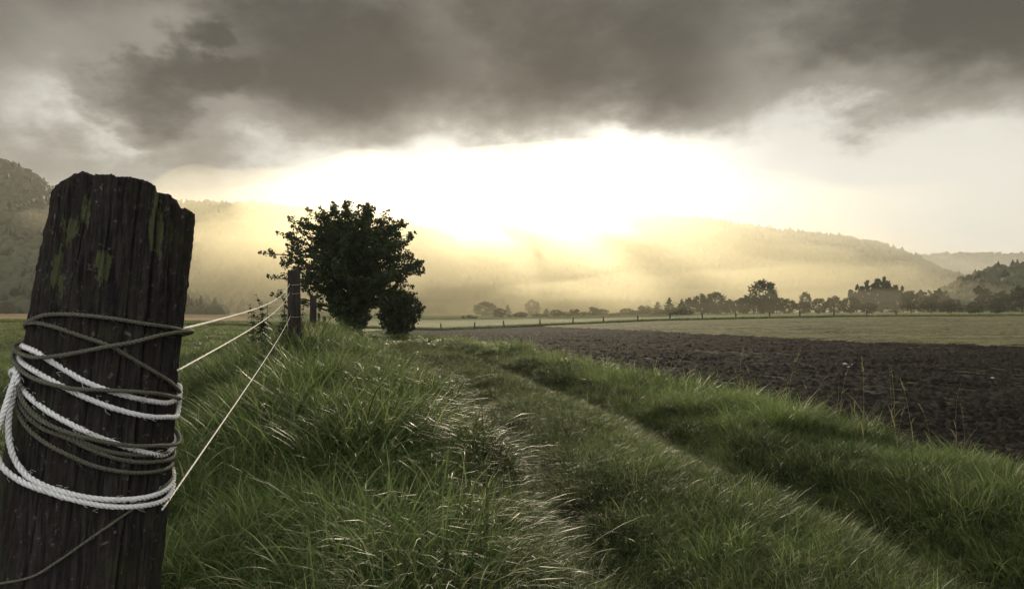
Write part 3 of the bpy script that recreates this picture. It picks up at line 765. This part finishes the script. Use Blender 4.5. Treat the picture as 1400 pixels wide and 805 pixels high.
tag(scatter('grass_stalks', PS, np.stack([Xv, Yv, Z(Xv, Yv)], 1), np.stack([q.normal(0, .1, n), q.normal(0, .1, n), q.uniform(0, 6.28, n)], 1), np.stack([s, s, s], 1), q.integers(0, 7, n), q.random(n), M['dry']), 'thin tall grass stalks with seed heads standing above the verge', 'grass', kind='stuff')

# ---------------------------------------------------------------- nettles beside second post
def nettle(px, py, depth, h, seed, label):
    x, _, _ = P(px, py, depth); z = float(Z(x, depth)); q = np.random.default_rng(seed)
    root = empty('nettle', (x, depth, z)); tag(root, label, 'plant', 'leafy weeds on the bank')
    st = MB(); lf = MB()
    for s_ in range(4):
        b = np.array([q.normal(0, .08), q.normal(0, .08), 0]); hh = h * q.uniform(.75, 1.05); ln = q.normal(0, .1, 2)
        t = np.linspace(0, 1, 7)[:, None]; p = b + t * np.array([ln[0], ln[1], hh]); st.add(*tube(p, np.linspace(.006, .002, 7), 5))
        for k in range(26):
            u_ = .35 + .65 * k / 26; c = b + u_ * np.array([ln[0], ln[1], hh]); a = (k % 2) * math.pi + k * 1.57 + q.normal(0, .3); L = .115 * (1.15 - u_ * .7) * q.uniform(.8, 1.2)
            d_ = np.array([math.cos(a), math.sin(a), q.uniform(-.9, .4)]); sd = np.array([-math.sin(a), math.cos(a), .1]) * L * .28
            lf.add([c, c + d_ * L * .45 + sd, c + d_ * L, c + d_ * L * .45 - sd], [(0, 1, 2, 3)])
    link('stem', st.mesh('stem', M['leaf']), root); link('foliage', lf.mesh('foliage', M['leaf'], False), root)
nettle(357, 440, 8.2, .66, 1, 'leafy weed left of the dark post, furthest left of the clump')
nettle(371, 440, 8.0, .74, 2, 'tall leafy weed in the middle of the clump left of the dark post')
nettle(384, 440, 7.7, .68, 3, 'leafy weed almost touching the left side of the dark post')

# ---------------------------------------------------------------- trees
def leafset(cs, rad, n, size, q, flat=.9, squash=1.0):
    """n leaf faces round each centre; returns verts faces var"""
    m = len(cs); c = np.repeat(cs, n, 0); d = q.normal(0, 1, (m * n, 3)); d /= np.linalg.norm(d, axis=1)[:, None]
    r = np.repeat(np.broadcast_to(rad, (m,)), n)[:, None]; c = c + d * r * (q.random((m * n, 1)) ** .45) * np.array([1, 1, squash])
    a = q.normal(0, 1, (m * n, 3)) + d * .4; a /= np.linalg.norm(a, axis=1)[:, None]
    b = np.cross(a, q.normal(0, 1, (m * n, 3))); b /= np.linalg.norm(b, axis=1)[:, None]
    L = size * q.uniform(.6, 1.3, (m * n, 1)); W = L * .36
    nn = np.cross(a, b) * L * .12
    v = np.stack([c - a * L * .5, c + b * W + nn - a * L * .06, c + a * L * .5, c - b * W + nn - a * L * .06], 1).reshape(-1, 3)
    f = np.arange(m * n * 4).reshape(-1, 4); return v, f, np.repeat(q.random(m * n), 4)
def with_var(me, var):
    a = me.attributes.new('var', 'FLOAT', 'POINT'); a.data.foreach_set('value', var.astype(np.float32)); return me
def big_tree(name, label, base, H, prof, seed, nb, leaf, perc, spread_y=1.0, trunk_r=.13, mat='leaf', extra=(), clr=.17):
    """prof: list of (h fraction, radius m). limbs leave the trunk and reach the crown surface"""
    q = np.random.default_rng(seed); root = empty(name, base); tag(root, label, 'tree')
    ph = [a for a, _ in prof]; pr = [b for _, b in prof]
    tr = MB(); cs = []; rs = []
    tt = np.linspace(0, 1, 9)[:, None]; tp = np.array([0, 0, -.2]) + tt * np.array([.1, 0, H * .62]); tp[1:, :2] += q.normal(0, .05, (8, 2))
    tr.add(*tube(tp, np.linspace(trunk_r, trunk_r * .35, 9), 9))
    tg = []
    for i in range(nb):
        hf = (i + q.random()) / nb; hf = prof[0][0] + (1 - prof[0][0]) * hf ** .85
        a = i * 2.39996 + q.normal(0, .35); rr_ = np.interp(hf, ph, pr) * q.choice([1.13, 1.03, .93, .75, .55], p=[.16, .26, .25, .20, .13])
        tg.append((rr_ * math.cos(a), rr_ * math.sin(a) * spread_y, hf * H))
    for e_ in extra: tg.append(e_)
    for (tx, ty, tz) in tg:
        s0 = max(.06, min(.55, tz / H * .55)) ; st = np.array([0, 0, s0 * H]); en = np.array([tx, ty, tz])
        t = np.linspace(0, 1, 9)[:, None]; p = st + (en - st) * t; p[:, 2] += .10 * np.linalg.norm(en - st) * np.sin(t[:, 0] * math.pi) * (1 if tz > .35 * H else .5); p[1:-1] += q.normal(0, .05, (7, 3))
        L = np.linalg.norm(en - st); tr.add(*tube(p, np.linspace(.018 + .018 * L, .008, 9), 5))
        for k in range(int(4 + L * 4.2)):
            u_ = q.uniform(.28, 1.0); f_ = u_ * 8; i0 = min(7, int(f_)); c = p[i0] + (p[i0 + 1] - p[i0]) * (f_ - i0)
            d_ = q.normal(0, 1, 3); d_ /= np.linalg.norm(d_); ln = q.uniform(.08, .36) * (1.25 - .6 * u_)
            c2 = c + d_ * ln; cs.append(c2); rs.append(clr * q.uniform(.6, 1.15))
            if q.random() < .4: tr.add(*tube(np.array([c, (c + c2) / 2 + q.normal(0, .02, 3), c2]), [.007, .005, .003], 3, False))
        cs.append(en); rs.append(clr * .7); cs.append(en + (en - p[-2]) * .5); rs.append(clr * .5)
    v, f, var = leafset(np.array(cs), np.array(rs), perc, leaf, q)
    link('trunk', tr.mesh('trunk', M['bark']), root); link('crown', with_var(mesh('crown', v, f, M[mat]), var), root)
    return root
# broad bushy tree by the track
D1 = 30; bx, by, _ = P(483, 455, D1); bz = float(Z(bx, by)) - .05
TOPZ = P(483, 281, D1)[2]; H1_ = TOPZ - bz
prof = [(.05, .4), (.14, .6), (.24, .8), (.34, 1.5), (.46, 2.5), (.60, 2.75), (.72, 2.5), (.84, 2.05), (.94, 1.4), (1.0, .35)]
ext = []
for (a, b) in ((366, 347), (392, 322), (398, 300), (430, 292), (457, 281), (503, 283), (514, 290), (546, 303), (561, 330), (572, 365), (562, 392), (380, 380), (382, 404), (392, 412), (545, 350), (420, 310), (530, 312)):
    ex, ey, ez = P(a, b, D1); ext.append((ex - bx, random.uniform(-.7, .5), ez - bz))
big_tree('broadleaf_tree', 'wide dark bushy tree standing left of the grassy track', (bx, by, bz), H1_, prof, 5, 165, .115, 17, .95, .15, extra=ext, clr=.19)
D2 = 36; cx_, cy_, _ = P(545, 463, D2); cz = float(Z(cx_, cy_)) - .05; H2_ = P(541, 397, D2)[2] - cz
prof2 = [(.02, .5), (.15, .62), (.35, .85), (.55, 1.1), (.7, 1.15), (.85, .95), (.95, .6), (1.0, .2)]
big_tree('shrub', 'small rounded dark shrub on the track edge right of the wide tree', (cx_, cy_, cz), H2_, prof2, 9, 110, .10, 20, .9, .09, clr=.18, extra=[(1.3, 0, 1.5), (-1.1, 0, 1.9)])

# far tree kinds, unit height prototypes
def proto_tree(kind, seed):
    q = np.random.default_rng(seed); cs = []; rs = []; tr = MB()
    if kind == 'round':
        for i in range(95):
            d = q.normal(0, 1, 3); d /= np.linalg.norm(d); r = q.uniform(.45, 1) ** .5
            zz0 = .50 + d[2] * .43 * r; cs.append((d[0] * .38 * r, d[1] * .38 * r, zz0)); rs.append(q.uniform(.07, .12))
    elif kind == 'broad':
        for i in range(120):
            k = i % 6; lx, ly, lz, lr = [(-.2, 0, .72, .2), (.16, .1, .78, .22), (0, -.15, .88, .14), (-.05, .15, .5, .30), (.22, -.1, .45, .25), (-.25, 0, .35, .25)][k]
            d = q.normal(0, 1, 3); d /= np.linalg.norm(d); r = q.uniform(.3, 1) ** .5
            cs.append((lx + d[0] * lr * r, ly + d[1] * lr * r, lz + d[2] * lr * r)); rs.append(q.uniform(.05, .09))
    elif kind == 'upright':
        for s_ in range(5):
            hs = 1.0 if s_ == 0 else q.uniform(.70, .95); ax = q.normal(0, .09); ay = q.normal(0, .09); fx = ax * 2.2
            for i in range(26):
                t = .25 + .75 * (i / 26); w_ = .085 * math.sin(min(1, (t - .1) * 1.15) * math.pi) ** .5 + .03
                cs.append((ax + (fx - ax) * t + q.normal(0, w_ * .5), ay * t * 1.6 + q.normal(0, w_ * .5), t * hs - .03)); rs.append(q.uniform(.04, .065))
    elif kind == 'conifer':
        for i in range(110):
            t = (i / 110) ** 1.0; a = q.uniform(0, 6.28); r = .26 * (1 - t) ** .85 + .01; r *= .75 + .35 * math.sin(t * 40)
            cs.append((r * math.cos(a), r * math.sin(a), .08 + .88 * t)); rs.append(.05 * (1.15 - t))
    elif kind == 'bush':
        for i in range(110):
            k = i % 4; lx, lz, lr = [(-.35, .45, .38), (.3, .5, .42), (0, .62, .36), (.6, .3, .28)][k]
            d = q.normal(0, 1, 3); d /= np.linalg.norm(d); r = q.uniform(.3, 1) ** .5
            cs.append((lx + d[0] * lr * r, d[1] * lr * r, max(.05, lz + d[2] * lr * r))); rs.append(q.uniform(.07, .11))
    v, f, var = leafset(np.array(cs), np.array(rs), 26, .062 if kind != 'conifer' else .05, q)
    tt = np.linspace(0, 1, 7)[:, None]; tr.add(*tube(np.array([0, 0, -.05]) + tt * np.array([.01, 0, .75]), np.linspace(.028, .008, 7), 7))
    for i in range(9):
        a = q.uniform(0, 6.28); z0 = q.uniform(.2, .5); e_ = np.array([.26 * math.cos(a), .26 * math.sin(a), z0 + .25]); s_ = np.array([0, 0, z0]); tr.add(*tube(np.array([s_, (s_ + e_) / 2 + [0, 0, .03], e_]), [.014, .009, .004], 4, False))
    return with_var(mesh('crown', v, f, M['farleaf']), var), tr.mesh('trunk', M['bark'])
PR = {k: [proto_tree(k, 600 + 10 * i + j) for j in range(2)] for i, k in enumerate(('round', 'broad', 'upright', 'conifer', 'bush'))}
PW = {'round': .86, 'broad': .95, 'upright': .55, 'conifer': .5, 'bush': 1.45}
cnt = 0
def far_tree(kind, px, top, wpx, depth, label, base=None, group='trees along the far edge of the valley floor'):
    global cnt
    cnt += 1
    x, y, zt = P(px, top, depth); zb = float(Z(x, depth)) if base is None else P(px, base, depth)[2]; zb -= .3
    H = zt - zb; W = wpx / F * depth / PW[kind]
    cm, tm = PR[kind][cnt % 2]
    name = {'bush': 'shrub', 'conifer': 'conifer_tree', 'upright': 'poplar_tree'}.get(kind, 'broadleaf_tree')
    r = empty(name, (x, y, zb)); r.rotation_euler = (0, 0, (cnt * 2.4) % 6.28 if kind != 'bush' else .3 * math.sin(cnt)); r.scale = (W, W, H)
    tag(r, label, 'tree' if kind != 'bush' else 'shrub', group)
    for nm, m_ in (('crown', cm), ('trunk', tm)):
        o = bpy.data.objects.new(nm, m_); C.objects.link(o); o.parent = r
FT = [
 ('bush', 641, 430, 22, 215, 'leftmost faint low bush of the misty row, left of the wide misty tree'),
 ('round', 683, 421, 20, 240, 'faint round tree tucked against the right side of the wide misty tree'),
 ('bush', 705, 428, 26, 225, 'low faint hedge under the faint conifer in the mist'),
 ('bush', 735, 428, 26, 230, 'low faint hedge under the tallest faint rounded tree'),
 ('round', 760, 423, 18, 245, 'small faint tree right of the pointed misty tree'),
 ('broad', 786, 423, 22, 240, 'uneven misty tree between the low bush and the low double bush'),
 ('broad', 812, 420, 20, 245, 'misty tree peeking over the right half of the low double bush'),
 ('bush', 835, 429, 26, 225, 'low hedge piece right of the small round misty tree'),
 ('round', 857, 421, 20, 245, 'misty round tree rising from the long low bush'),
 ('broad', 880, 418, 24, 240, 'uneven golden tree where the row begins to rise'),
 ('bush', 907, 423, 34, 235, 'low hedge under the faint conifer and the taller golden conifer'),
 ('broad', 943, 408, 24, 245, 'golden tree filling the space just left of the twin clump'),
 ('broad', 1020, 405, 28, 240, 'spreading tree against the left side of the tallest lone tree'),
 ('broad', 994, 410, 28, 244, 'uneven tree right after the twin clump'),
 ('round', 1043, 381, 42, 235, 'tallest lone tree with a full rounded crown rising above the middle of the tree row'),
 ('bush', 1030, 404, 62, 232, 'low wide thicket around the foot of the tallest lone tree'),
 ('broad', 1062, 405, 26, 228, 'low spreading tree right beside the tallest lone tree'),
 ('round', 958, 401, 24, 250, 'pointed-topped tree at the left end of the twin clump left of the tallest lone tree'),
 ('round', 978, 398, 30, 252, 'fuller tree at the right end of the twin clump left of the tallest lone tree'),
 ('bush', 968, 414, 46, 240, 'undergrowth at the foot of the twin clump left of the tallest lone tree'),
 ('bush', 1005, 413, 40, 240, 'low bushes between the twin clump and the tallest lone tree'),
 ('round', 1078, 408, 24, 215, 'dark rounded tree first in the line of low round trees after the tallest tree'),
 ('round', 1101, 398, 17, 245, 'small pale round-headed tree sticking up over the line of low round trees'),
 ('round', 1099, 411, 22, 215, 'dark low round tree directly below the small pale round-headed tree'),
 ('round', 1120, 407, 24, 213, 'dark round tree just right of the small pale round-headed tree'),
 ('round', 1140, 404, 27, 213, 'dark domed tree, the taller left one of the twin domes'),
 ('round', 1163, 405, 27, 211, 'dark domed tree, the right one of the twin domes, beside the poplars'),
 ('round', 1187, 413, 23, 209, 'lowest dark round tree in front of the poplar clump'),
 ('upright', 1171, 388, 20, 280, 'pale thin poplar at the left edge of the poplar clump'),
 ('upright', 1188, 383, 22, 280, 'second poplar from the left edge of the poplar clump'),
 ('upright', 1206, 377, 24, 275, 'highest poplar in the middle of the poplar clump'),
 ('upright', 1221, 383, 24, 275, 'poplar right of the highest one in the clump'),
 ('upright', 1234, 390, 18, 275, 'last poplar at the right edge of the poplar clump'),
 ('bush', 1205, 415, 66, 268, 'pale thicket filling the foot of the poplar clump'),
 ('broad', 1245, 399, 28, 205, 'dark full tree right after the poplar clump'),
 ('broad', 1263, 398, 30, 250, 'pale tree behind the dark full trees right of the poplars'),
 ('broad', 1273, 404, 28, 203, 'dark peaked tree between two others right of the poplars'),
 ('broad', 1285, 396, 30, 255, 'paler tall tree behind the dark peaked one'),
 ('broad', 1300, 409, 28, 200, 'dark tree with a slanting right side before the gap in the row'),
 ('round', 1332, 412, 22, 198, 'isolated small dark round tree right of the gap in the row'),
 ('broad', 1343, 393, 30, 250, 'taller pale tree behind the small dark round one near the right edge'),
 ('round', 1363, 412, 24, 198, 'small dark bushy tree second from the right edge'),
 ('broad', 1372, 399, 30, 240, 'pale spreading tree behind the small dark bushy one near the right edge'),
 ('broad', 1397, 392, 34, 205, 'dark large tree cut by the right edge of the view'),
 ('bush', 1315, 416, 46, 260, 'low pale bushes seen in the gap of the row near the right edge'),
 ('round', 665, 412, 38, 302, 'very faint wide tree mass nearly lost in the bright mist'),
 ('conifer', 694, 416, 12, 302, 'faint small conifer right of the wide misty tree'),
 ('round', 728, 409, 22, 316, 'tallest faint rounded tree in the misty gap'),
 ('round', 713, 426, 20, 237, 'low tree in the mist below the tallest faint rounded tree'),
 ('conifer', 747, 421, 12, 273, 'faint pointed tree in the mist between two low bushes'),
 ('bush', 770, 426, 24, 237, 'low misty bush behind the far fence left of centre row'),
 ('bush', 800, 426, 28, 230, 'low double bush in mist, more distinct than its left neighbour'),
 ('round', 822, 422, 24, 244, 'small round misty tree right of the low double bush'),
 ('bush', 846, 427, 30, 237, 'long low bush in golden mist right of the small round tree'),
 ('round', 869, 424, 22, 237, 'small misty tree before the row begins to rise'),
 ('bush', 888, 420, 30, 230, 'misty bush where the row begins to rise'),
 ('conifer', 899, 412, 16, 237, 'faint conifer, left of the taller golden conifer'),
 ('conifer', 915, 406, 20, 230, 'taller golden-lit conifer left of the twin clump'),
 ('conifer', 932, 408, 18, 223, 'golden-lit conifer beside the twin clump'),
 ('bush', 925, 421, 40, 208, 'low misty bushes under the golden-lit conifers'),
]
for a in FT: far_tree(*a)
far_tree('round', 9, 412, 22, 300, 'small faint tree at the far left edge under the dark hill', None)

# ---------------------------------------------------------------- hills with forest
IC = None
def blob_proto(seed):
    import bmesh
    bm = bmesh.new(); bmesh.ops.create_icosphere(bm, subdivisions=2, radius=1); v = np.array([p.co[:] for p in bm.verts]); f = np.array([[q_.index for q_ in p.verts] for p in bm.faces]); bm.free()
    q = np.random.default_rng(seed); o_ = q.uniform(0, 50, 3)
    r = np.array([1 + .55 * mnoise.noise(Vector(p) * 1.7 + Vector(o_)) + .35 * mnoise.noise(Vector(p) * 4 + Vector(o_)) for p in v])
    v = v * r[:, None]; return v * np.array([.62, .62, .75]), f, np.clip(v[:, 2] * .5 + .5, 0, 1), np.full(len(v), q.random())
BP = [blob_proto(900 + i) for i in range(6)]
CP = []
for i in range(2):
    pv_ = np.array([(math.cos(a) * r * (1 + .25 * math.sin(a * 3 + r * 9 + i)), math.sin(a) * r, z) for (r, z) in ((.5, -.5), (.36, .1), (.42, 0), (.24, .7), (.28, .6), (.02, 1.3)) for a in np.linspace(0, 2 * math.pi, 8, endpoint=False)])
    pf_ = np.array([(k * 8 + j, k * 8 + (j + 1) % 8, (k + 1) * 8 + (j + 1) % 8, (k + 1) * 8 + j) for k in range(5) for j in range(8)])
    pf3 = np.concatenate([pf_[:, [0, 1, 2]], pf_[:, [0, 2, 3]]]); CP.append((pv_, pf3, np.full(48, .5), np.full(48, .3)))
def hill(name, ridge, Dr, Df, Db, seed, ntree, tsize, blabel, con=.15, rough=.10):
    rx = np.array([a for a, _ in ridge], float); ry = np.array([b for _, b in ridge], float)
    def hz_(X, Y):
        px = 700 + F * X / Y; rpy = np.interp(px, rx, ry)
        zr = (423.9 - rpy) / F * Dr                                   # ridge height above eye
        zr = np.maximum(zr, -6)
        t = np.where(Y < Dr, (Y - Df) / (Dr - Df), 1 - (Y - Dr) / (Db - Dr)); t = np.clip(t, 0, 1)
        sh = t * t * (3 - 2 * t) * .45 + t * .55
        gul = 1 + rough * fbm(X / 170 + seed, Y / 260, 4, seed) * (1 - t ** 4) * 2.2
        return EYE + (-4 + (zr + 4) * sh * gul) + 1.5 * fbm(X / 40, Y / 40, 2, seed + 3) * (t > .02)
    pxs = np.linspace(rx[0], rx[-1], 260); ys = np.concatenate([np.linspace(Df, Dr, 70), np.linspace(Dr, Db, 30)[1:]])
    PXg, YG = np.meshgrid(pxs, ys); XG = (PXg - 700) / F * YG
    v = np.stack([XG, YG, hz_(XG, YG)], -1).reshape(-1, 3)
    link(name, mesh(name, v, gridf(*XG.shape)[:, ::-1], M['hill'], True))['kind'] = 'structure'
    q = np.random.default_rng(seed)
    pxr = q.uniform(rx[0], rx[-1], ntree); yy = Df + (Dr * 1.03 - Df) * q.random(ntree) ** .8
    xx = (pxr - 700) / F * yy; z_ = hz_(xx, yy); s = tsize * q.uniform(.7, 1.35, ntree)
    # clearings
    keep = (fbm(xx / 120, yy / 120, 3, seed + 7) > -.62) | (yy > Dr * .93)
    xx, yy, z_, s = xx[keep], yy[keep], z_[keep], s[keep]; n = len(xx)
    pk = np.where(q.random(n) < con, 6 + q.integers(0, 2, n), q.integers(0, 6, n))
    tint = np.clip(.45 + .8 * fbm(xx / 90, yy / 90, 3, seed + 9) + q.normal(0, .22, n), 0, 1)
    tag(scatter('forest', BP + CP, np.stack([xx, yy, z_ + s * .1], 1), np.stack([q.normal(0, .1, n), q.normal(0, .1, n), q.uniform(0, 6.28, n)], 1), np.stack([s * .85, s * .85, s * .75], 1), pk, tint, M['farleaf']), blabel, 'forest', kind='stuff')
hill('hill', [(-330, 160), (-200, 175), (-80, 195), (0, 224), (30, 237), (52, 248), (66, 262), (78, 270), (110, 292), (170, 330), (240, 380), (300, 425)], 620, 330, 900, 31, 5200, 7.5, 'dark misty forest on the steep hill at the left edge')
hill('hill', [(-120, 300), (0, 292), (120, 284), (260, 279), (300, 280), (350, 283), (400, 287), (440, 293), (500, 302), (560, 312), (610, 324), (650, 337), (700, 350), (740, 358), (800, 385), (860, 410), (920, 426)], 1000, 480, 1400, 32, 9500, 9, 'forest on the long hill behind the wide tree, pale in the mist')
hill('hill', [(380, 330), (480, 312), (560, 302), (640, 298), (700, 296), (800, 298), (900, 300), (960, 305), (1040, 314), (1100, 322), (1160, 328), (1200, 336), (1235, 347), (1262, 358), (1290, 373), (1315, 380), (1350, 396), (1400, 412), (1450, 426)], 1250, 620, 1700, 33, 9500, 10, 'forest on the long sloping hill at the right, hazy below its ridge')
hill('hill', [(1100, 400), (1180, 362), (1240, 350), (1300, 348), (1400, 348), (1500, 346), (1700, 352), (1900, 380)], 3300, 2400, 3900, 34, 3500, 18, 'very pale forest on the most distant hill at the far right', 0, .04)
hill('hill', [(1262, 426), (1290, 404), (1305, 396), (1318, 386), (1330, 385), (1344, 378), (1360, 371), (1380, 369), (1400, 366), (1440, 358), (1560, 345), (1750, 340)], 430, 300, 640, 35, 1500, 5.5, 'dark wooded slope close behind the trees at the right edge', .05)
far_tree('conifer', 1391, 354, 14, 428, 'pointed conifer topping the dark wooded slope at the right edge', 385, 'trees standing out on the wooded slope')
far_tree('round', 1325, 374, 14, 420, 'round tree alone on the lower crest of the wooded slope', 398, 'trees standing out on the wooded slope')
far_tree('broad', 1352, 366, 22, 426, 'broad tree on the middle crest of the wooded slope', 392, 'trees standing out on the wooded slope')

# ---------------------------------------------------------------- pale stones on the soil
def stone(px, py, depth, s, seed, label):
    import bmesh
    bm = bmesh.new(); bmesh.ops.create_icosphere(bm, subdivisions=3, radius=1)
    for p in bm.verts: p.co = p.co * (1 + .35 * mnoise.noise(p.co * 1.6 + Vector((seed, 0, 0)))); p.co = Vector((p.co.x * s, p.co.y * s * .8, p.co.z * s * .55))
    me = bpy.data.meshes.new('stone'); bm.to_mesh(me); bm.free(); me.materials.append(M['stone'])
    x, _, _ = P(px, py, depth); z = float(Z(x, depth)); tag(link('stone', me, None, (x, depth, z + .05 + s * .2)), label, 'stone', 'pale stones on the ploughed soil')
stone(1155, 496, 13.9, .042, 1, 'largest pale stone of the small group on the dark soil')
stone(1166, 499, 13.6, .028, 2, 'small pale stone at the right of the group on the dark soil')
stone(1160, 502, 13.2, .026, 3, 'small pale stone in front of the largest one on the soil')
stone(1357, 523, 11.0, .024, 4, 'single pale stone far right on the dark soil')
